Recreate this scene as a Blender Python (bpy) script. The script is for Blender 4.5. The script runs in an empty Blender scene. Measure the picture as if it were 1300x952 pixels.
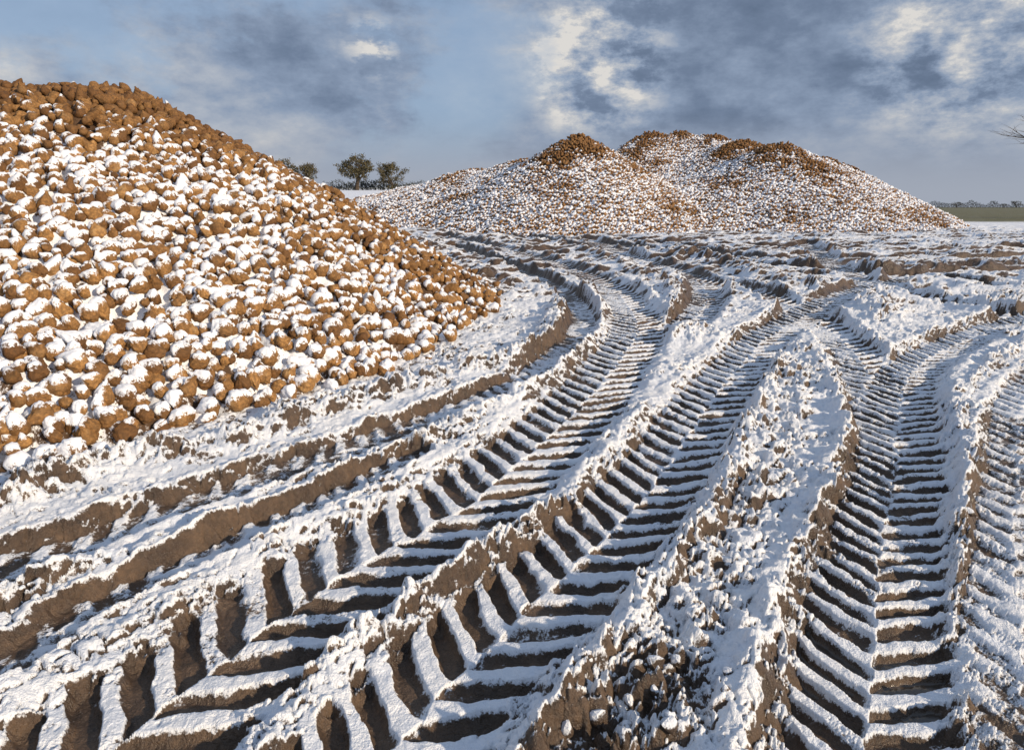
import bpy, bmesh, math, random
import numpy as np
from mathutils import Vector, Matrix, Euler
rng=np.random.default_rng(7); random.seed(7)
sc=bpy.context.scene
sc.view_settings.view_transform='Standard'; sc.view_settings.look='None'; sc.view_settings.exposure=0
H_CAM=1.6
# ------------------------------------------------------------------ noise
_p=rng.permutation(256); PERM=np.concatenate([_p,_p]).astype(np.int32)
_a=rng.random(256)*2*np.pi; GX=np.cos(_a).astype(np.float32); GY=np.sin(_a).astype(np.float32)
RX=rng.random(256).astype(np.float32); RY=rng.random(256).astype(np.float32); RZ=rng.random(256).astype(np.float32)
def hsh(i,j): return PERM[PERM[i&255]+(j&255)]
def pn(x,y):
    xf=np.floor(x); yf=np.floor(y); i=xf.astype(np.int32); j=yf.astype(np.int32)
    fx=(x-xf).astype(np.float32); fy=(y-yf).astype(np.float32)
    u=fx*fx*fx*(fx*(fx*6-15)+10); v=fy*fy*fy*(fy*(fy*6-15)+10)
    def g(a,b):
        h=hsh(i+a,j+b); return GX[h]*(fx-a)+GY[h]*(fy-b)
    n0=g(0,0)+u*(g(1,0)-g(0,0)); n1=g(0,1)+u*(g(1,1)-g(0,1))
    return (n0+v*(n1-n0))*1.5
def fbm(x,y,sc_,o=4,seed=0,gain=.5):
    r=0;a=1;t=0;x=x*sc_+seed*17.3;y=y*sc_+seed*9.7
    for k in range(o):
        r=r+a*pn(x,y); t+=a; a*=gain; x=x*2.03+3.1; y=y*2.03+7.7
    return r/t*1.3
def domes(x,y,cell,r=.55,seed=0):
    x=x/cell+seed*31.7; y=y/cell+seed*11.9
    wx=pn(x*1.7,y*1.7)*.45; wy=pn(x*1.7+31,y*1.7+17)*.45
    x=x+wx; y=y+wy
    xf=np.floor(x); yf=np.floor(y); i=xf.astype(np.int32); j=yf.astype(np.int32)
    fx=(x-xf).astype(np.float32); fy=(y-yf).astype(np.float32)
    out=np.zeros_like(fx)
    for a in(-1,0,1):
        for b in(-1,0,1):
            h=hsh(i+a,j+b); dx=a+RX[h]-fx; dy=b+RY[h]-fy; rr=r*(.35+.9*RZ[h])
            q=1-(dx*dx+dy*dy)/(rr*rr)
            out=np.maximum(out,np.clip(q,0,1)**.6*rr)
    return out
def ss(a,b,x):
    t=np.clip((x-a)/(b-a),0,1); return t*t*(3-2*t)
def catmull(pts,n):
    P=np.array([pts[0]]+list(pts)+[pts[-1]],float); out=[]
    m=len(pts)-1; per=max(2,n//m)
    for k in range(m):
        a,b,c,d=P[k],P[k+1],P[k+2],P[k+3]
        for t in np.linspace(0,1,per,endpoint=False):
            out.append(.5*((2*b)+(-a+c)*t+(2*a-5*b+4*c-d)*t*t+(-a+3*b-3*c+d)*t**3))
    out.append(np.array(pts[-1],float)); return np.array(out)
def coords(X,Y,pts,maxd,n=60):
    """signed lateral distance + arc length of points near a curve"""
    C=catmull(pts,n); lo=C.min(0)-maxd; hi=C.max(0)+maxd
    idx=np.where((X>lo[0])&(X<hi[0])&(Y>lo[1])&(Y<hi[1]))[0]
    x=X[idx]; y=Y[idx]; best=np.full(len(idx),1e9); D=np.zeros(len(idx)); S=np.zeros(len(idx)); acc=0
    for k in range(len(C)-1):
        a=C[k]; b=C[k+1]; v=b-a; L=math.hypot(*v)
        if L<1e-6: continue
        m=np.where((x>min(a[0],b[0])-maxd)&(x<max(a[0],b[0])+maxd)&(y>min(a[1],b[1])-maxd)&(y<max(a[1],b[1])+maxd))[0]
        if len(m):
            rx=x[m]-a[0]; ry=y[m]-a[1]; t=(rx*v[0]+ry*v[1])/(L*L); tc=np.clip(t,0,1)
            qx=rx-tc*v[0]; qy=ry-tc*v[1]; d=np.sqrt(qx*qx+qy*qy)
            w=d<best[m]; mm=m[w]; best[mm]=d[w]
            side=np.sign(rx*v[1]-ry*v[0])
            D[mm]=(d*side)[w]; S[mm]=acc+(tc*L)[w]
        acc+=L
    ok=best<maxd
    return idx[ok],D[ok],S[ok]
# ------------------------------------------------------------------ layout (metres)
TRACKS=[ # pts, halfwidth, depth, lug depth, pitch
 ([(-6.5,34),(-2.5,27),(1.6,21),(4.6,17),(8,15.5),(14,16.5)],.34,.06,.04,.24),
 ([(-3.5,33),(1.4,24.3),(4.1,18),(5.6,14.2),(7.5,13.2),(10.3,13.6),(14,14.5)],.32,.05,.04,.22),
 ([(2.03,8.0),(2.9,10.1),(3.45,13),(2.9,17),(2.5,22.5)],.28,.045,.035,.2),
 ([(10.5,10.3),(8.25,10.9),(7.6,12.2),(6.6,14.3),(5.2,18),(3.6,22.5)],.3,.05,.04,.2),
 ([(14,19),(10,18),(6,20),(2,24),(-2,29)],.34,.06,.04,.24),
 ([(7.5,6.8),(6.4,9.4),(6.3,12),(7.4,16),(9,21)],.3,.05,.035,.2),
 ([(1.5,1.5),(1.72,2),(2.28,2.82),(2.95,3.7),(3.8,4.86),(4.9,6.0),(6.6,7.2),(9,8.3)],.2,.025,.012,.17),
 ([(-2.6,1.9),(-2.28,2.345),(-2.2,2.72),(-1.95,3.04),(-1.52,3.58),(-1.1,4.07),(-.63,4.68),(-.03,5.5),(.42,6.6),(.78,7.77),(.95,9.41),(.69,11.86),(-.17,15.1),(-1.8,20.2)],.19,.054,.010,.17),
 ([(-2.0,1.7),(-1.8,2.0),(-1.7,2.3),(-1.5,2.66),(-1.22,3.04),(-.93,3.48),(-.62,4.0)],.12,.033,.010,.15),
 ([(2.66,4.51),(3.15,5.73),(3.54,6.95),(3.91,8.79),(3.94,10.9),(3.3,13.0),(2.5,17),(1.3,22),(-.3,26)],.28,.045,.036,.18),
 ([(-.72,1.2),(-.36,1.69),(-.207,1.987),(.03,2.345),(.35,2.816),(.74,3.48),(1.11,4.2),(1.63,5.26),(2.36,6.6),(3.07,7.77),(4.83,10.1),(6.6,11.9),(8.9,13.6)],.30,.026,.033,.18),
 ([(-1.5,1.2),(-1.2,1.69),(-1.05,1.987),(-.94,2.25),(-.8,2.5),(-.607,2.816),(-.32,3.2),(-.046,3.7),(.265,4.35),(.63,5.26),(1.1,6.6),(1.45,7.77),(1.65,9.41),(1.58,11.86),(.88,15.1),(-.44,19.3),(-2.5,24.3)],.35,.030,.039,.20),
 ([(.8,1.2),(1.05,1.69),(1.205,1.987),(1.46,2.45),(1.857,3.12),(2.367,3.94),(2.89,4.86),(3.43,5.73),(4.15,6.6),(5.2,7.55),(6.45,8.5),(9,10)],.27,.048,.030,.15),
]
RIDGES=[ # pts,height,width,clod
 ([(-3.6,2.6),(-2.75,3.2),(-2.4,3.72),(-1.88,4.17),(-1.36,4.84),(-.68,5.63),(0,6.4),(.43,7.34),(.6,9)],.10,.14,.8),
 ([(-2.4,2.0),(-2.02,2.4),(-1.62,2.84),(-1.16,3.26),(-.91,3.7),(-.5,4.3),(-.1,4.9),(.3,5.7),(.8,7.0)],.05,.09,.5),
 ([(-1.1,1.6),(-.72,1.987),(-.5,2.3),(-.2,2.66),(.13,3.08),(.46,3.55),(.86,4.25),(1.42,5.26),(2.1,6.6),(2.6,7.5)],.062,.055,.25),
 ([(.05,1.6),(.24,1.987),(.48,2.345),(.79,2.816),(1.16,3.48),(1.58,4.4),(2.24,5.7),(2.8,7.0)],.06,.085,.7),
 ([(.55,1.5),(.80,1.987),(1.08,2.45),(1.42,2.96),(1.9,3.7),(2.32,4.51),(2.74,5.6),(3.05,6.9)],.045,.085,.4),
 ([(1.35,1.5),(1.57,1.987),(1.86,2.45),(2.27,3.12),(2.8,3.94),(3.32,4.86),(3.9,5.6),(4.8,6.5),(6.1,7.6)],.05,.08,.8),
 ([(1.9,7.2),(2.2,9),(2.5,11),(2.3,14),(1.8,18)],.08,.18,.9),
 ([(4.6,8.3),(5.2,10.0),(4.6,12),(4.4,15),(3.6,20)],.09,.24,.9),
 ([(-.6,9.5),(-.4,12),(-1.4,16),(-3,21)],.08,.24,.9),
 ([(6.9,9.6),(8.6,10.2),(11,11.2)],.08,.22,.9),
 ([(-1,22),(2,19.5),(4.5,15.6),(6.8,14),(12,14.9)],.08,.3,.9),
]
WEDGE=[(.2,1.5),(.50,1.99),(.80,2.45),(1.16,3.12),(1.74,4.2),(2.47,5.73),(2.9,6.8)]
def heapL(x,y):
    ax,ay=-5.6,9.5; bx,by=-17,10.6
    vx,vy=bx-ax,by-ay; t=np.clip(((x-ax)*vx+(y-ay)*vy)/(vx*vx+vy*vy),0,1)
    dx=x-(ax+t*vx); dy=y-(ay+t*vy); dy=np.where(dy<0,dy*(.90-.055*ss(-1.2,-2.4,x)),dy); dx=np.where(dx>0,dx*1.075,dx)
    d=np.sqrt(dx*dx+dy*dy+.16)-.25
    R=5.45+.26*fbm(x,y,.75,3,60)
    return 2.9*(1-(np.clip(d,0,None)/R)**1.2)+.12*fbm(x,y,.8,3,61)*np.clip((R-d)/1.0,0,1)
def relief(X,Y):
    X=np.asarray(X,np.float64);Y=np.asarray(Y,np.float64); n=len(X)
    r=np.hypot(X,Y); near=1-ss(28,45,r)
    mid=ss(6,11,Y); fine=1-.92*ss(6.5,14,Y)
    foot=ss(-.75,-.15,heapL(X,Y))
    h=.03*fbm(X,Y,.9,3,1)+(.014+.008*mid)*fbm(X,Y,3.5,4,2)*1.2
    rd=1-np.abs(fbm(X+.2*Y,Y*.8,.8,2,9)); h+=mid*.07*ss(.6,1,rd)
    rd2=1-np.abs(fbm(X*.45+.1*Y,Y*1.1,.9,2,19)); h+=mid*.06*ss(.6,1,rd2)
    d0=domes(X,Y,.15,.55,3); d1=domes(X,Y,.075,.55,1); d2=domes(X,Y,.034,.55,2)
    dm=domes(X,Y,.30,.55,13)
    crumb=fbm(X,Y,16,4,5,.6)*fine
    low=fbm(X,Y,1.6,2,77)
    clodamp=.32+.6*ss(-.15,.4,fbm(X,Y,1.3,3,4))+.35*mid+.40*foot*ss(-.2,.3,fbm(X,Y,2.1,3,14))
    idx,D,S=coords(X,Y,WEDGE,.5)
    wv=np.exp(-(D/.18)**2)
    clodamp[idx]+=(.85-.5*ss(2.4,3.8,Y[idx]))*wv*(.4+.9*ss(-.25,.35,fbm(X[idx],Y[idx],2.2,2,8)))
    h[idx]+=wv*(.08*d0[idx]+.03*fbm(X[idx],Y[idx],3.3,3,18))
    groove=np.zeros(n); inT=np.zeros(n); smooth=np.zeros(n)
    for pts,hh,w,cl in RIDGES:
        idx,D,S=coords(X,Y,pts,w*3.2)
        xx=X[idx];yy=Y[idx]
        nz=.75+.6*fbm(xx,yy,2.6,4,6)
        D=D+.8*w*fbm(xx,yy,3.5,3,11)
        e=np.exp(-(D/w)**2*1.1)
        h[idx]+=hh*e*nz+hh*.35*e*(d0[idx]*2)*fine[idx]; clodamp[idx]+=cl*e*.9
    for k,(pts,hw,dep,lug,pitch) in enumerate(TRACKS):
        idx,D,S=coords(X,Y,pts,hw*1.75,90)
        xx=X[idx];yy=Y[idx]; fi=fine[idx]
        Dn=D+.034*fbm(xx,yy,3.5,3,20+k)
        u=np.abs(Dn)/hw
        ue=u+fi*(.20*(d0[idx]-.25)+.14*(d1[idx]-.2)+.09*crumb[idx])
        w=1-ss(.76-.08*(1-fi),1.20+.25*(1-fi),ue)
        h[idx]+=(.020+.012*mid[idx])*np.exp(-((u-1.25)/.2)**2)*(.8+.8*fbm(xx,yy,3,2,7))*(1-inT[idx])
        base=-dep*(1+.3*low[idx])+.014*fbm(xx,yy,2.5,4,30+k)+.008*u*u
        ph=(S-(np.abs(Dn)**1.1)*.80+.022*fbm(xx,yy,5,3,33))/pitch+.5*(Dn>0)
        f=ph-np.floor(ph)
        lugid=np.floor(ph).astype(np.int32)
        vary=RZ[hsh(lugid,np.where(Dn>0,7,3)+k)]
        c=np.abs(f-.5)*2
        gw=.12*fbm(xx,yy,9,3,35)+.10*(vary-.5)
        g=ss(.30+gw,.70+gw,1-c)
        sidef=np.where(Dn>0,ss(-.02,.04,Dn),ss(-.02,.04,-Dn))
        g=g*sidef*(1-ss(.87-.10*vary,1.02,u+.12*crumb[idx]))*(.65+.35*vary)
        wear=.30+.70*ss(-.35,.2,fbm(xx,yy,.9,3,40+k))
        wear=np.maximum(wear,(.82+.34*fbm(xx,yy,1.9,3,44))*(1-ss(5,9,yy)))
        g=np.clip(g*wear*1.15,0,1.15)
        tr=base-lug*g*(.7+.45*u)+.006*crumb[idx]
        h[idx]=h[idx]*(1-w)+tr*w
        groove[idx]=groove[idx]*(1-w)+g*w*min(1,lug/.03)
        clodamp[idx]*=(1-.84*w); inT[idx]=np.maximum(inT[idx]*(1-w*.5),w)
        if lug<.02: smooth[idx]=np.maximum(smooth[idx],w)
        else: smooth[idx]*=(1-w)
    h+=clodamp*(d1*.075*.8+d2*.034*.35)*.85*fine+.006*crumb*np.clip(clodamp,0,1)+clodamp*dm*.085*mid
    lvl=-.074+.010*fbm(X,Y,.5,1,88)
    wet=(h<lvl+.002)*1.0*(1-mid); h=np.where(mid<.5,np.maximum(h,lvl),h)
    h=h*near+ (1-near)*.02*fbm(X,Y,.3,3,3)
    q=X/np.maximum(Y,1)
    far=np.clip(Y-40,0,None)
    h+=-.0245*far*ss(.3,.55,q)+.0075*np.clip(far,0,400)*(1-ss(-.1,.3,q))
    return h,groove,wet,inT,smooth,clodamp
# ------------------------------------------------------------------ mesh helper
def np_mesh(name,V,F,smooth=True,mats=(),matidx=None,attrs=None):
    me=bpy.data.meshes.new(name); V=np.asarray(V,np.float32); F=np.asarray(F,np.int32); k=F.shape[1]
    me.vertices.add(len(V)); me.vertices.foreach_set('co',V.ravel())
    me.loops.add(F.size); me.loops.foreach_set('vertex_index',F.ravel())
    me.polygons.add(len(F)); me.polygons.foreach_set('loop_start',np.arange(0,F.size,k,dtype=np.int32))
    me.polygons.foreach_set('use_smooth',np.full(len(F),smooth,dtype=bool))
    for m in mats: me.materials.append(m)
    if matidx is not None: me.polygons.foreach_set('material_index',np.asarray(matidx,np.int32))
    me.update(calc_edges=True)
    for a,v in (attrs or {}).items():
        at=me.attributes.new(a,'FLOAT','POINT'); at.data.foreach_set('value',np.asarray(v,np.float32))
    return me
def obj(name,me,parent=None,**kw):
    o=bpy.data.objects.new(name,me); sc.collection.objects.link(o)
    if parent: o.parent=parent
    for k,v in kw.items(): o[k]=v
    return o
def gridfaces(nr,nc):
    a=np.arange(nr*nc).reshape(nr,nc)
    return np.stack([a[:-1,:-1],a[:-1,1:],a[1:,1:],a[1:,:-1]],-1).reshape(-1,4)
# ------------------------------------------------------------------ materials
class NT:
    def __init__(s,name,world=None):
        if world: s.t=world.node_tree
        else:
            s.m=bpy.data.materials.new(name); s.m.use_nodes=True; s.t=s.m.node_tree
        s.t.nodes.clear(); s.L=s.t.links.new
    def n(s,ty,ins=None,**kw):
        nd=s.t.nodes.new(ty)
        for k,v in kw.items(): setattr(nd,k,v)
        for k,v in (ins or {}).items():
            if isinstance(v,bpy.types.NodeSocket): s.L(v,nd.inputs[k])
            else: nd.inputs[k].default_value=v
        return nd
    def math(s,op,a,b=0.,c=None):
        i={0:a,1:b}
        if c is not None:i[2]=c
        return s.n('ShaderNodeMath',i,operation=op).outputs[0]
    def noise(s,vec,scale,det=4,rough=.55,dist=0):
        return s.n('ShaderNodeTexNoise',{'Vector':vec,'Scale':scale,'Detail':det,'Roughness':rough,'Distortion':dist}).outputs[0]
    def mr(s,v,a,b,c=0.,d=1.,smooth=True):
        return s.n('ShaderNodeMapRange',{'Value':v,'From Min':a,'From Max':b,'To Min':c,'To Max':d},interpolation_type='SMOOTHSTEP' if smooth else 'LINEAR').outputs[0]
    def mix(s,f,a,b):
        nd=s.t.nodes.new('ShaderNodeMix'); nd.data_type='RGBA'
        for i,v in ((0,f),(6,a),(7,b)):
            if isinstance(v,bpy.types.NodeSocket): s.L(v,nd.inputs[i])
            else: nd.inputs[i].default_value=v if i==0 else (*v,1)
        return nd.outputs[2]
    def mixf(s,f,a,b):
        nd=s.t.nodes.new('ShaderNodeMix'); nd.data_type='FLOAT'
        for i,v in ((0,f),(2,a),(3,b)):
            if isinstance(v,bpy.types.NodeSocket): s.L(v,nd.inputs[i])
            else: nd.inputs[i].default_value=v
        return nd.outputs[0]
    def attr(s,name,ty='GEOMETRY'):
        return s.n('ShaderNodeAttribute',attribute_name=name,attribute_type=ty).outputs['Fac']
    def out(s,col,rough,bump=None,spec=.3):
        b=s.n('ShaderNodeBsdfPrincipled'); 
        for k,v in (('Base Color',col),('Roughness',rough),('Specular IOR Level',spec)):
            if isinstance(v,bpy.types.NodeSocket): s.L(v,b.inputs[k])
            else: b.inputs[k].default_value=(*v,1) if k=='Base Color' else v
        if bump is not None: s.L(bump,b.inputs['Normal'])
        o=s.n('ShaderNodeOutputMaterial'); s.L(b.outputs[0],o.inputs[0]); return s.m
SNOW=(.82,.85,.915)
def mat_ground():
    t=NT('snow_and_mud'); P=t.n('ShaderNodeNewGeometry').outputs['Position']
    sn=t.attr('snow'); wet=t.attr('wet'); gr=t.attr('grass')
    nf=t.noise(P,38,5,.7); n2=t.noise(P,130,3,.6); n3=t.noise(P,6,4,.6)
    s=t.math('ADD',sn,t.math('MULTIPLY',t.math('SUBTRACT',nf,.5),1.0))
    s=t.math('ADD',s,t.math('MULTIPLY',t.math('SUBTRACT',n2,.5),.6))
    f=t.mr(s,.37,.61)
    f=t.math('MULTIPLY',f,t.math('SUBTRACT',1.,wet))
    mud=t.mix(t.mr(n3,.3,.7),(.062,.041,.028),(.145,.092,.056))
    mud=t.mix(t.mr(nf,.35,.7),t.mix(.5,mud,(.032,.023,.017)),mud)
    mud=t.mix(t.math('MULTIPLY',wet,.7),mud,(.045,.038,.032))
    col=t.mix(f,mud,t.mix(t.mr(n3,.3,.7),(.77,.815,.90),(.86,.88,.92)))
    g=t.mix(t.noise(P,.15,4),(.16,.13,.06),(.125,.13,.05))
    g=t.mix(t.mr(t.noise(P,1.2,3),.5,.75),g,(.24,.23,.18))
    col=t.mix(gr,col,g)
    r=t.mixf(f,t.mixf(wet,t.mr(n3,.3,.7,.24,.44),.06),.6)
    hh=t.math('ADD',t.math('MULTIPLY',nf,.7),t.math('MULTIPLY',n2,.45))
    b=t.n('ShaderNodeBump',{'Height':hh,'Strength':t.mixf(wet,.72,.02),'Distance':.027}).outputs[0]
    return t.out(col,r,b,t.mixf(f,.5,.25))
def mat_beet(name,far=False):
    t=NT(name); G=t.n('ShaderNodeNewGeometry'); P=G.outputs['Position']
    cap=t.attr('cap'); tint=t.attr('tint')
    n1=t.noise(P,9,3,.6); n2=t.noise(P,45,4,.65); n3=t.noise(P,150,3,.6)
    s=t.math('ADD',cap,t.math('MULTIPLY',t.math('SUBTRACT',n2,.5),1.25))
    s=t.math('ADD',s,t.math('MULTIPLY',t.math('SUBTRACT',n3,.5),.5))
    f=t.mr(s,.42,.64)
    col=t.mix(tint,(.155,.073,.026),(.44,.235,.083))
    col=t.mix(t.mr(n2,.38,.68),t.mix(.6,col,(.065,.037,.019)),col)
    col=t.mix(t.math('MULTIPLY',t.math('MULTIPLY',t.mr(n1,.5,.72),.45),tint),col,(.49,.33,.165))
    col=t.mix(f,col,SNOW)
    hh=t.math('ADD',t.math('MULTIPLY',n2,.7),t.math('MULTIPLY',n3,.3))
    b=t.n('ShaderNodeBump',{'Height':hh,'Strength':.7,'Distance':.014}).outputs[0]
    return t.out(col,.7,b,.22)
def mat_heapsnow():
    t=NT('snow_between_beets'); P=t.n('ShaderNodeNewGeometry').outputs['Position']
    sn=t.attr('cap'); nf=t.noise(P,30,5,.7); n2=t.noise(P,120,3)
    s=t.math('ADD',sn,t.math('MULTIPLY',t.math('SUBTRACT',nf,.5),1.3)); f=t.mr(s,.40,.56)
    col=t.mix(f,t.mix(nf,(.04,.025,.015),(.14,.08,.045)),SNOW)
    b=t.n('ShaderNodeBump',{'Height':t.math('ADD',nf,t.math('MULTIPLY',n2,.4)),'Strength':.5,'Distance':.02}).outputs[0]
    return t.out(col,.65,b,.25)
M_GROUND=mat_ground(); M_BEET=mat_beet('sugar_beet_skin'); M_HS=mat_heapsnow()
def simple(name,a,b,scale,rough=.85):
    t=NT(name); P=t.n('ShaderNodeNewGeometry').outputs['Position']; n=t.noise(P,scale,4,.6)
    return t.out(t.mix(t.mr(n,.3,.7),a,b),rough,t.n('ShaderNodeBump',{'Height':n,'Strength':.4,'Distance':.05}).outputs[0])
M_BARK=simple('bark',(.035,.028,.02),(.08,.06,.045),3)
M_LEAF=simple('foliage',(.05,.047,.024),(.12,.098,.05),.7)
M_LEAF2=simple('foliage_hedge',(.05,.06,.065),(.085,.09,.085),.7)
# ------------------------------------------------------------------ ground
s_c=np.concatenate([np.linspace(-2.2,-.9,50,endpoint=False),np.linspace(-.9,.9,1250),np.linspace(.9,2.2,51)[1:]])
yr=np.concatenate([np.linspace(-12,1.1,25,endpoint=False),np.geomspace(1.1,42,1150),np.geomspace(42,3500,120)[1:]])
W=np.maximum(yr,1.1)+.4
GXX=(s_c[None,:]*W[:,None]); GYY=np.repeat(yr[:,None],len(s_c),1)
X=GXX.ravel();Y=GYY.ravel()
h,gro,wet,inT,smo,cl=relief(X,Y)
shape=GXX.shape
def normals(Z):
    P=np.stack([GXX,GYY,Z],-1); a=np.gradient(P,axis=1); b=np.gradient(P,axis=0)
    n=np.cross(a,b); n/=np.linalg.norm(n,axis=-1,keepdims=True); return n.reshape(-1,3)
N=normals(h.reshape(shape))
tan=np.sqrt(N[:,0]**2+N[:,1]**2)/np.maximum(N[:,2],.05)
midm=ss(7,14,Y)
nfine=1-.5*midm
foot=ss(-1.1,-.1,heapL(X,Y))
snow=.91+.28*fbm(X,Y,1.1,3,50)+.32*nfine*fbm(X,Y,7,4,51)-.46*np.clip(tan-.60+.35*midm,0,1.1)-.95*gro-.30*N[:,0]+(.24+.8*midm)*N[:,1]
snow-=.12*inT+.14*smo
snow-=foot*(.10+.42*fbm(X,Y,2.3,4,66))*(1-inT)
snow-=midm*(1-ss(25,38,Y))*(.20+.34*fbm(X*.6,Y*1.3,.7,3,57)); snow+=.5*ss(30,42,np.hypot(X,Y))
snow-=.46*ss(1.15,1.8,cl)*ss(-.05,.15,fbm(X,Y,3,3,55))*(1-.6*midm)*(.30+.70*(1-ss(2.4,3.4,Y)))
snow=np.where(h>.05,snow+.12,snow)
sm=ss(.45,.75,snow)
h2=h+.014*sm*(1-wet)*(1-ss(20,30,Y))
q=X/np.maximum(Y,1)
grass=ss(.42,.5,q)*ss(34.5,36.5,Y)
grass=np.maximum(grass, 0.75*ss(150,260,Y)*(fbm(X,Y,.004,2,3)>.1))
me=np_mesh('snowy_ground',np.stack([X,Y,h2],-1),gridfaces(*shape),True,[M_GROUND],None,{'snow':np.clip(snow,-1,2),'wet':wet,'grass':grass})
obj('ground',me,kind='structure',label='snow-covered muddy farm field with deep tractor tyre tracks')
# ------------------------------------------------------------------ beets
def ico(sub):
    bm=bmesh.new(); bmesh.ops.create_icosphere(bm,subdivisions=sub,radius=1)
    V=np.array([v.co[:] for v in bm.verts]); F=np.array([[v.index for v in f.verts] for f in bm.faces]); bm.free(); return V,F
from mathutils import noise as mn
def beet_shape(V,seed):
    r=random.Random(seed); V=V.copy(); z=V[:,2]
    rad=np.where(z>0,1.0-.14*z*z,1.0-.66*np.clip(-z,0,1)**1.3)
    out=V*1.0
    out[:,0]*=rad*r.uniform(.88,1.06); out[:,1]*=rad*r.uniform(.78,1.0)
    out[:,2]=np.where(z>0,z*r.uniform(.72,.95),z*r.uniform(1.25,1.9))
    off=Vector((seed*3.1,seed*1.7,0))
    d=np.array([1+.18*mn.noise(Vector(p)*1.3+off)+.16*mn.noise(Vector(p)*3+off)+.10*mn.noise(Vector(p)*7+off) for p in V])
    out*=d[:,None]
    out[:,0]+=.25*r.uniform(-1,1)*np.clip(-out[:,2],0,2)**2*.3
    return out
def rots(n):
    q=rng.normal(size=(n,4)); q/=np.linalg.norm(q,axis=1,keepdims=True); w,x,y,z=q.T
    return np.stack([np.stack([1-2*(y*y+z*z),2*(x*y-z*w),2*(x*z+y*w)],-1),np.stack([2*(x*y+z*w),1-2*(x*x+z*z),2*(y*z-x*w)],-1),np.stack([2*(x*z-y*w),2*(y*z+x*w),1-2*(x*x+y*y)],-1)],1)
WIND=np.array([-.40,.06,.91]); WIND/=np.linalg.norm(WIND)
def beets(Vs,V0,F,pos,R,scl,var,snow,thick=.014):
    """world-space beets with a puffy snow cap; returns V,F,cap,owner"""
    allV=[];allF=[];cap=[];own=[];off=0;nv=len(V0)
    for k,V in enumerate(Vs):
        m=np.where(var==k)[0]
        if not len(m): continue
        vv=np.einsum('nij,vj->nvi',R[m],V)*scl[m][:,None,None]+pos[m][:,None,:]
        nd=np.einsum('nij,vj->nvi',R[m],V0)
        x,y,z=vv[...,0],vv[...,1],vv[...,2]
        c=nd@WIND+.6*fbm((x+z*.7).ravel(),(y-z*.6).ravel(),11,2,3).reshape(x.shape)+.6*fbm(x.ravel(),(y+z).ravel(),2.2,3,13).reshape(x.shape)
        c=c+(snow[m][:,None]-1)*1.3+.10
        s=ss(.35,.8,c)
        vv=vv+nd*(s*thick*.6)[...,None]; vv[...,2]+=s*thick; vv[...,0]-=s*thick*.35
        allV.append(vv.reshape(-1,3)); own.append(np.repeat(m,nv)); cap.append(c.ravel())
        allF.append((F[None]+(np.arange(len(m))*nv)[:,None,None]+off).reshape(-1,3)); off+=len(m)*nv
    return np.concatenate(allV),np.concatenate(allF),np.concatenate(cap),np.concatenate(own)
NVAR=12
SP=.108
gx,gy=np.meshgrid(np.arange(-12.5,1.2,SP),np.arange(2.6,14,SP*.87)); gx[::2]+=SP/2
bx=(gx+rng.uniform(-.042,.042,gx.shape)).ravel(); by=(gy+rng.uniform(-.042,.042,gx.shape)).ravel()
bh=heapL(bx,by)
keep=(bh>.0)|((bh>-.08)&(rng.random(len(bx))<.45))|((bh>-.25)&(rng.random(len(bx))<.06)&(bx<-.8))
keep&=(bx>-.98*by-.8)
e=.1; nx=-(heapL(bx+e,by)-bh)/e; ny=-(heapL(bx,by+e)-bh)/e
facing=nx*(0-bx)+ny*(0-by)+1*(H_CAM-bh)
keep&=facing>-2.2
bx,by,bh,nx,ny=[a[keep] for a in(bx,by,bh,nx,ny)]
gz=relief(bx,by)[0]
n=len(bx); scl=rng.uniform(.040,.078,n)
bz=np.maximum(bh,0)+np.where(bh<.05,gz*.8,0)+rng.uniform(-.035,.055,n)+.025
def snowL(x,y,hh):
    a=np.arctan2(y-9.5,x+5.6)
    crest=ss(1.75,2.65,hh+.45*fbm(x,y,.7,3,70)+.40*ss(-.8,0,a))
    right=ss(-.62,.05,a+.45*fbm(x,y,.9,3,71))*ss(-6.1,-5.0,x)
    return 1-.97*np.maximum(crest,right*.52)
sL=np.clip(snowL(bx,by,bh)+.22*rng.normal(size=n),-.2,1.2)
pos=np.stack([bx,by,bz],-1); R=rots(n); var=rng.integers(0,NVAR,n)
tint=rng.random(n)*(.5+.5*np.clip(snowL(bx,by,bh)*1.5,0,1))
dist=np.linalg.norm(pos-np.array([0,0,H_CAM]),axis=1)
inview=(np.abs(bx/by)<.74)&(by>3.4)
order=np.argsort(dist+np.where(inview,0,100)); ind=order[:300]; rest=order[300:]
V4,F4=ico(4); V3,F3=ico(3); V2,F2=ico(2)
S4=[beet_shape(V4,k+1) for k in range(NVAR)]; S3=[beet_shape(V3,k+1) for k in range(NVAR)]; S2=[beet_shape(V2,k+1) for k in range(NVAR)]
Vi,Fi,capi,owni=beets(S4,V4,F4,pos[ind],R[ind],scl[ind],var[ind],sL[ind])
nv=len(V4)
for b in range(300):
    j=owni[b*nv]; i=ind[j]; c=pos[i]
    me=np_mesh('sugar_beet',Vi[b*nv:(b+1)*nv]-c,F4,True,[M_BEET],None,{'cap':capi[b*nv:(b+1)*nv],'tint':np.full(nv,tint[i])})
    o=obj('sugar_beet',me,category='sugar beet',group='sugar beets piled in the snowy heap',
      label='snow-dusted orange-brown sugar beet at the muddy foot of the heap' if bh[i]<.2 else 'orange-brown sugar beet capped with snow on the heap slope')
    o.location=c
Va,Fa,ca,oa=beets(S3,V3,F3,pos[rest],R[rest],scl[rest],var[rest],sL[rest])
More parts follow.
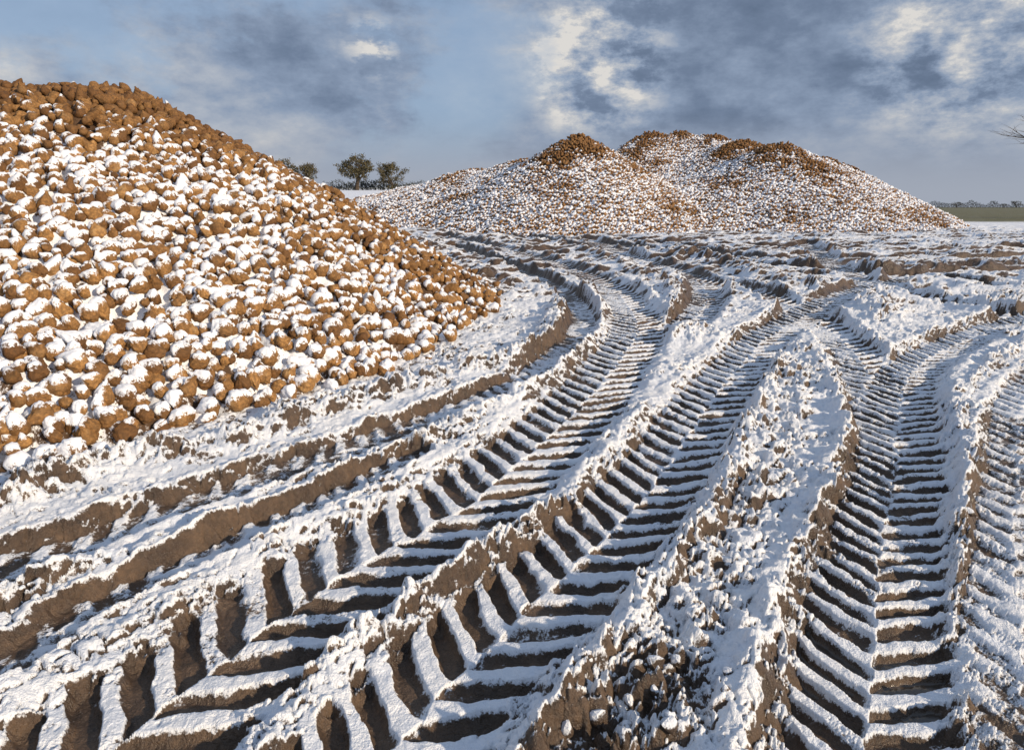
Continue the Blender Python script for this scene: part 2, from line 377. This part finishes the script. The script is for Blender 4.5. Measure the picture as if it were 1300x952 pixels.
# snow blanket lying between the beets
res=.016
cx=np.arange(-12.5,1.0,res); cy=np.arange(2.9,13.2,res); CX,CY=np.meshgrid(cx,cy); HL=heapL(CX,CY)
D=HL-.06
for i in range(n):
    r_=scl[i]*.98; a=int((bx[i]-r_-cx[0])/res); b=int((bx[i]+r_-cx[0])/res)+1; c=int((by[i]-r_-cy[0])/res); d=int((by[i]+r_-cy[0])/res)+1
    a=max(a,0);c=max(c,0)
    if b<=a or d<=c or a>=len(cx) or c>=len(cy): continue
    wx=CX[c:d,a:b]-bx[i]; wy=CY[c:d,a:b]-by[i]; qq=r_*r_-wx*wx-wy*wy
    D[c:d,a:b]=np.maximum(D[c:d,a:b],np.where(qq>0,bz[i]+np.sqrt(np.clip(qq,0,None)),-9))
def blur(A,s):
    r=int(s*2.5)+1; k=np.exp(-.5*(np.arange(-r,r+1)/s)**2); k/=k.sum()
    for ax in(0,1):
        o_=np.zeros_like(A); P_=np.pad(A,[(r,r) if q_==ax else (0,0) for q_ in(0,1)],mode='edge')
        for m,kv in enumerate(k):
            o_+=kv*(P_[m:m+A.shape[0],:] if ax==0 else P_[:,m:m+A.shape[1]])
        A=o_
    return A
S=blur(D,2.0)
sh=3; S=np.concatenate([S[:,sh:],np.repeat(S[:,-1:],sh,1)],1)
snl=snowL(CX,CY,HL)
S=S+(-.085+.056*snl)+.048*fbm(CX,CY,2.4,4,80)+.014*fbm(CX,CY,14,2,81)
S=np.where(HL<0,S-.25*ss(0,-.12,HL)-.02,S)
S=np.where(HL<-.12,-.4,S)
okc=(HL>-.16)&(CX>-.98*CY-.9)
Fc=gridfaces(*CX.shape); okf=okc.ravel()[Fc].all(1); Fc=Fc[okf]
used=np.unique(Fc); remap=np.zeros(CX.size,np.int64); remap[used]=np.arange(len(used))
Vc=np.stack([CX,CY,S],-1).reshape(-1,3)[used]; Fc=remap[Fc]
T=np.concatenate([Fc[:,[0,1,2]],Fc[:,[0,2,3]]])
allV=np.concatenate([Va,Vc]); allF=np.concatenate([Fa,T+len(Va)])
mi=np.concatenate([np.zeros(len(Fa)),np.ones(len(T))])
me=np_mesh('sugar_beet_heap',allV,allF,True,[M_BEET,M_HS],mi,{'cap':np.concatenate([ca,(snl-.30-.25*ss(.5,.0,HL)+.55*fbm(CX,CY,5,3,82)).ravel()[used]]),'tint':np.concatenate([tint[rest][oa],np.zeros(len(Vc))])})
obj('sugar_beet_heap',me,kind='stuff',category='heap of sugar beet',label='large heap of sugar beet dusted with snow on muddy field')
# --- far heap
PK=[(-8.5,43,.8,.14,1.),(-4.5,39,1.9,.28,.8),(-1.6,35.5,2.7,.40,.8),(.6,33.3,3.05,.48,.8),(2.9,31,4.0,.60,.45),(12.1,32,3.8,.57,.5),(16.3,35.2,2.95,.58,.5),(14.4,33.3,3.15,.53,.7),
 (7.4,38,4.7,.60,.4),(9.1,38.3,4.75,.57,.4),(10.6,37.5,4.5,.57,.5),(11.4,35.2,4.1,.55,.6),(6.0,33,2.3,.42,.8),(9,31.5,2.3,.45,.8)]
def heapR(x,y):
    s=0
    for px,py,hh,sl,rd in PK:
        d2=(x-px)**2+(y-py)**2
        v=hh+rd*.5-np.sqrt(d2*sl*sl+rd*rd*.25); s=s+np.exp(8*(v-3))
    return 3+np.log(s)/8+.14*fbm(x,y,.42,3,90)+.06*fbm(x,y,1.5,2,91)-.08
SP=.124
gx,gy=np.meshgrid(np.arange(-17,27,SP),np.arange(20,50,SP*.9)); gx[::2]+=SP/2
fx=(gx+rng.uniform(-.045,.045,gx.shape)).ravel(); fy=(gy+rng.uniform(-.045,.045,gx.shape)).ravel(); fh=heapR(fx,fy)
e=.3; nx=-(heapR(fx+e,fy)-fh)/e; ny=-(heapR(fx,fy+e)-fh)/e
k=(fh>0)&((nx*(-fx)+ny*(-fy)+(H_CAM-fh))>-2.5)
fx,fy,fh=fx[k],fy[k],fh[k]; n=len(fx)
def bare(x,y,hh):
    e=.8; m=(heapR(x+e,y)+heapR(x-e,y)+heapR(x,y+e)+heapR(x,y-e))/4
    return np.clip(ss(-.02,.20,hh-m+.05*fbm(x,y,.9,3,95))*ss(1.9,3.1,hh+.4*fbm(x,y,.5,2,97))+.3*ss(.05,.5,fbm(x,y,.45,3,96)),0,1)
bf=bare(fx,fy,fh)
sf=1.0-1.1*bf+.20*rng.normal(size=n)
posf=np.stack([fx,fy,fh+rng.uniform(-.03,.05,n)],-1)
Vf,Ff,cf,own=beets(S2,V2,F2,posf,rots(n),rng.uniform(.048,.080,n),rng.integers(0,NVAR,n),sf)
tf=((.1+.65*rng.random(n))*(1-.3*bf))[own]
cx=np.arange(-17,27,.16); cy=np.arange(20,52,.16); CX,CY=np.meshgrid(cx,cy); HR=heapR(CX,CY)
Fc=gridfaces(*CX.shape); okf=(HR>-.3).ravel()[Fc].all(1); Fc=Fc[okf]; used=np.unique(Fc); remap=np.zeros(CX.size,np.int64); remap[used]=np.arange(len(used))
bb=1.0-1.1*bare(CX,CY,HR); Z=HR-.03+.05*rng.random(HR.shape)-.06*(1-bb)
Vc=np.stack([CX,CY,Z],-1).reshape(-1,3)[used]; Fc=remap[Fc]; T=np.concatenate([Fc[:,[0,1,2]],Fc[:,[0,2,3]]])
me=np_mesh('sugar_beet_heap_far',np.concatenate([Vf,Vc]),np.concatenate([Ff,T+len(Vf)]),True,[M_BEET,M_HS],np.concatenate([np.zeros(len(Ff)),np.ones(len(T))]),{'cap':np.concatenate([cf,bb.ravel()[used]-.25]),'tint':np.concatenate([tf,np.zeros(len(Vc))])})
obj('sugar_beet_heap',me,kind='stuff',category='heap of sugar beet',label='long snowy heap of sugar beet with several brown peaks')
# ------------------------------------------------------------------ loose clods
n=12000
yy=np.exp(rng.uniform(math.log(1.7),math.log(24),n)); xx=rng.uniform(-.85,.9,n)*(yy+.3)
hh,g_,w_,t_,s_,c_=relief(xx,yy)
k=(t_<.3)&(rng.random(n)<np.clip(c_-.6,0,1)*.35*(1-.2*ss(6,12,yy)))&(heapL(xx,yy)<-.05)&(heapR(xx,yy)<0)
xx,yy,hh=xx[k],yy[k],hh[k]; n=len(xx)
R_=rots(n); sc_=(.005+.022*rng.random(n)**2.5)*(1+1.0*ss(5,12,yy))
Vk,Fk,ck,own=beets(S2,V2,F2,np.stack([xx,yy,hh+.004],-1),R_,sc_,rng.integers(0,NVAR,n),np.ones(n)*.95,.005)
me=np_mesh('soil_clods',Vk,Fk,False,[M_GROUND],None,{'snow':ck,'wet':np.zeros(len(Vk)),'grass':np.zeros(len(Vk))})
obj('soil_clods',me,kind='stuff',category='soil clods',label='loose brown soil clods dusted with snow beside the ruts')
# ------------------------------------------------------------------ trees
def tube(bm,p0,p1,r0,r1,seg=6):
    d=(p1-p0).normalized(); a=d.orthogonal().normalized(); b=d.cross(a); A=[];B=[]
    for k in range(seg):
        t=2*math.pi*k/seg; o=a*math.cos(t)+b*math.sin(t); A.append(bm.verts.new(p0+o*r0)); B.append(bm.verts.new(p1+o*r1))
    for k in range(seg): bm.faces.new((A[k],A[(k+1)%seg],B[(k+1)%seg],B[k]))
def grow(bm,p,d,L,r,lev,rd,tips,spread=.6,up=.12,kids=(2,3)):
    segs=3
    for k in range(segs):
        d=(d+Vector((rd.gauss(0,.13),rd.gauss(0,.13),rd.gauss(0,.08)+up*.3))).normalized()
        q=p+d*L/segs; r2=r*(.86 if lev else .7); tube(bm,p,q,r,r2,7 if r>.08 else 4); p=q; r=r2
        if lev and k>0 and rd.random()<.7:
            dd=(d+Vector((rd.gauss(0,1),rd.gauss(0,1),rd.gauss(0,.5)))*spread).normalized(); grow(bm,p,dd,L*rd.uniform(.5,.75),r*.6,lev-1,rd,tips,spread,up,kids)
    if lev==0: tips.append(p); return
    for _ in range(rd.randint(*kids)):
        dd=(d+Vector((rd.gauss(0,1),rd.gauss(0,1),rd.gauss(0,.6)+up))*spread).normalized(); grow(bm,p,dd,L*rd.uniform(.62,.82),r*.68,lev-1,rd,tips,spread,up,kids)
def leaves(centres,rad,per,size,mat,name):
    C=np.array([c[:] for c in centres]); m=len(C)*per
    c=np.repeat(C,per,0)+rng.normal(size=(m,3))*rad*np.array([1,1,.7]) 
    a=rng.normal(size=(m,3)); a/=np.linalg.norm(a,axis=1,keepdims=True); b=np.cross(a,rng.normal(size=(m,3))); b/=np.linalg.norm(b,axis=1,keepdims=True)
    s=size*rng.uniform(.5,1.3,(m,1)); P=np.stack([c-a*s,c+b*s*.7,c+a*s,c-b*s*.7],1).reshape(-1,3)
    return np_mesh(name,P,np.arange(m*4).reshape(m,4),False,[mat])
def ground_z(x,y): return float(relief(np.array([x]),np.array([y]))[0][0])
def oak(x,y,height,width,seed,label,dens=30):
    rd=random.Random(seed); e=bpy.data.objects.new('oak_tree',None); sc.collection.objects.link(e); e.location=(x,y,ground_z(x,y)-.1); e['label']=label; e['category']='tree'
    bm=bmesh.new(); tips=[]; grow(bm,Vector((0,0,0)),Vector((0,0,1)),height*.22,height*.04,3,rd,tips,.75,.05)
    T=np.array([t[:] for t in tips]); hx=max(np.abs(T[:,0]).max(),np.abs(T[:,1]).max()); sx=width/2/hx*.9; sz=height*.93/T[:,2].max()
    for v in bm.verts: v.co.x*=sx;v.co.y*=sx;v.co.z*=sz
    T=T*np.array([sx,sx,sz])
    me=bpy.data.meshes.new('trunk'); bm.to_mesh(me); bm.free(); me.materials.append(M_BARK); obj('trunk',me,e)
    ex=[]
    for k in range(60):
        th=rd.uniform(0,2*math.pi); cz=rd.uniform(-.75,1); rr=math.sqrt(max(0,1-cz*cz))*rd.uniform(.35,1)
        ex.append([width*.45*rr*math.cos(th),width*.45*rr*math.sin(th),height*(.60+.36*cz*rd.uniform(.7,1))])
    T=np.concatenate([T[::2],np.array(ex)])
    obj('crown',leaves([Vector(t) for t in T],height*.05,dens,height*.022,M_LEAF,'crown'),e)
oak(-51,230,11.8,13.5,3,'broad oak tree with thin brown foliage on the field edge',46)
oak(-39.3,232,9.4,11,5,'smaller oak tree with thin foliage beside the hedge',42)
oak(-72.5,225,10.4,9.5,8,'small tree with sparse foliage beyond the heap',30)
oak(-66,226,8.8,7.5,9,'small tree with sparse foliage beyond the heap',30)
oak(512,800,7,13,11,'small distant tree on the far field boundary',24)
oak(588,810,8,15,12,'small distant tree on the far field boundary',24)
oak(566,800,5,9,14,'small distant tree on the far field boundary',24)
def hedge(x0,y0,x1,y1,ht,seed,label,step=.9):
    L=math.hypot(x1-x0,y1-y0); k=int(L/step); t=np.linspace(0,1,k)
    xs=x0+(x1-x0)*t; ys=y0+(y1-y0)*t; zs=relief(xs,ys)[0]
    top=ht*(.5+1.3*np.abs(fbm(xs,ys,.04,3,seed))+.3*rng.random(k))
    C=[]
    for j in range(k):
        for z in np.arange(.1,top[j],.5): C.append(Vector((xs[j]-x0+rng.normal()*.4,ys[j]-y0+rng.normal()*.5,zs[j]+z)))
    o=obj('hedge',leaves(C,.4,8,.35,M_LEAF2,'hedge'),category='hedge',label=label); o.location=(x0,y0,0)
hedge(-95,238,-20,236,1.9,1,'low dark hedge along the snowy field edge')
hedge(-46,300,10,300,3.0,2,'low dark hedge beside a distant farm track')
hedge(-140,520,120,560,6,6,'distant dark wood edge on the horizon',1.8)
hedge(400,760,760,800,5,7,'distant hedge line below pale sky',1.6)
# bare tree at the field margin
e=bpy.data.objects.new('bare_tree',None); sc.collection.objects.link(e); e.location=(32.0,40,ground_z(32.0,40)-.1); e['label']='bare winter tree with fine dark twigs'; e['category']='tree'
rd=random.Random(12); bm=bmesh.new(); tips=[]
grow(bm,Vector((0,0,0)),Vector((0,0,1)),2.3,.46,5,rd,tips,.62,.1,(2,3))
T=np.array([t[:] for t in tips]); s_=8.1/T[:,2].max(); xm=-T[:,0].min()
for v in bm.verts: v.co.z*=s_; v.co.x*=5.0/xm; v.co.y*=1.1
me=bpy.data.meshes.new('branches'); bm.to_mesh(me); bm.free(); me.materials.append(M_BARK); obj('branches',me,e)
# ------------------------------------------------------------------ light, sky
tosun=Vector((.78,-.55,.36)).normalized()
elev=math.asin(tosun.z); az=math.atan2(tosun.x,tosun.y)
L=bpy.data.lights.new('sun','SUN'); L.energy=4.9; L.angle=math.radians(1.4); L.color=(1,.81,.58)
lo=bpy.data.objects.new('sun',L); sc.collection.objects.link(lo); lo.rotation_euler=tosun.to_track_quat('Z','Y').to_euler()
w=bpy.data.worlds.new('World'); sc.world=w; w.use_nodes=True
t=NT('',world=w)
gen=t.n('ShaderNodeTexCoord').outputs['Generated']
xyz=t.n('ShaderNodeSeparateXYZ',{0:gen}); zc=t.math('MAXIMUM',xyz.outputs[2],.0)
sky=t.n('ShaderNodeTexSky'); sky.sky_type='NISHITA'; sky.sun_disc=False; sky.sun_elevation=elev; sky.sun_rotation=az; sky.air_density=1.0; sky.dust_density=1.5
zz=t.math('MULTIPLY',t.math('POWER',zc,.9),1.7)
pv=t.n('ShaderNodeCombineXYZ',{0:xyz.outputs[0],1:xyz.outputs[1],2:zz}).outputs[0]
def blob(d,a0,a1):
    d=Vector(d).normalized(); dp=t.n('ShaderNodeVectorMath',{0:gen,1:d[:]},operation='DOT_PRODUCT').outputs['Value']
    return t.mr(dp,math.cos(math.radians(a1)),math.cos(math.radians(a0)))
n1=t.noise(pv,3.6,12,.59,.0); n2=t.noise(pv,10,12,.64,.0); n3=t.noise(pv,2.6,12,.62,.1)
n4=t.noise(pv,24,10,.6,.0)
puff=t.mr(n2,.40,.60,smooth=False)
dark=t.math('MULTIPLY',blob((.42,1.05,.16),4,20),.24)
dim=t.math('MULTIPLY',blob((-.24,1.06,.24),1,11),.12)
lift=t.math('MULTIPLY',blob((-.6,1.05,.2),4,22),.14)
br1=t.math('MULTIPLY',t.math('MULTIPLY',blob((.125,1.06,.18),0,7),.66),puff)
br2=t.math('MULTIPLY',t.math('MULTIPLY',blob((.66,1.06,.21),0,8.5),.56),puff)
br3=t.math('MULTIPLY',t.math('MULTIPLY',blob((-.205,1.069,.205),0,2.8),.42),t.mr(n4,.42,.58))
lum=t.math('ADD',t.math('MULTIPLY',t.math('SUBTRACT',n2,.5),1.0),t.math('MULTIPLY',t.math('SUBTRACT',n1,.5),1.55))
lum=t.math('ADD',lum,.56)
for a,op in((dark,'SUBTRACT'),(dim,'SUBTRACT'),(lift,'ADD'),(br1,'ADD'),(br2,'ADD'),(br3,'ADD')): lum=t.math(op,lum,a)
cr=t.n('ShaderNodeValToRGB',{0:lum}); r=cr.color_ramp
r.elements[0].position=.05; r.elements[0].color=(1.0,1.4,2.15,1)
r.elements[1].position=1; r.elements[1].color=(6.9,6.65,6.3,1)
for p_,c_ in((.3,(1.5,2.0,2.95,1)),(.52,(2.4,3.05,4.2,1)),(.74,(3.9,4.3,5.0,1)),(.88,(5.2,5.3,5.5,1))):
    q_=r.elements.new(p_); q_.color=c_
cov=t.math('ADD',t.mr(n3,.43,.57),t.math('ADD',blob((.4,1.05,.15),5,24),blob((.1,1.05,.0),2,9)))
cov=t.math('MINIMUM',t.math('ADD',cov,.18),.96)
blue=t.mix(.8,sky.outputs[0],(2.85,3.95,5.7))
col=t.mix(cov,blue,cr.outputs[0])
hz=t.mr(xyz.outputs[2],-.01,.11,1.,0.)
col=t.mix(hz,col,(3.35,3.7,4.4))
bg=t.n('ShaderNodeBackground',{'Color':col,'Strength':.106}); o=t.n('ShaderNodeOutputWorld'); t.L(bg.outputs[0],o.inputs[0])
# ------------------------------------------------------------------ camera
cd=bpy.data.cameras.new('camera'); cam=bpy.data.objects.new('camera',cd); sc.collection.objects.link(cam)
cam.location=(0,0,H_CAM); cam.rotation_euler=(math.radians(90-12.36),0,0); cd.sensor_width=36; cd.lens=24; cd.shift_y=-45/1300
cd.clip_start=.05; cd.clip_end=6000; sc.camera=cam
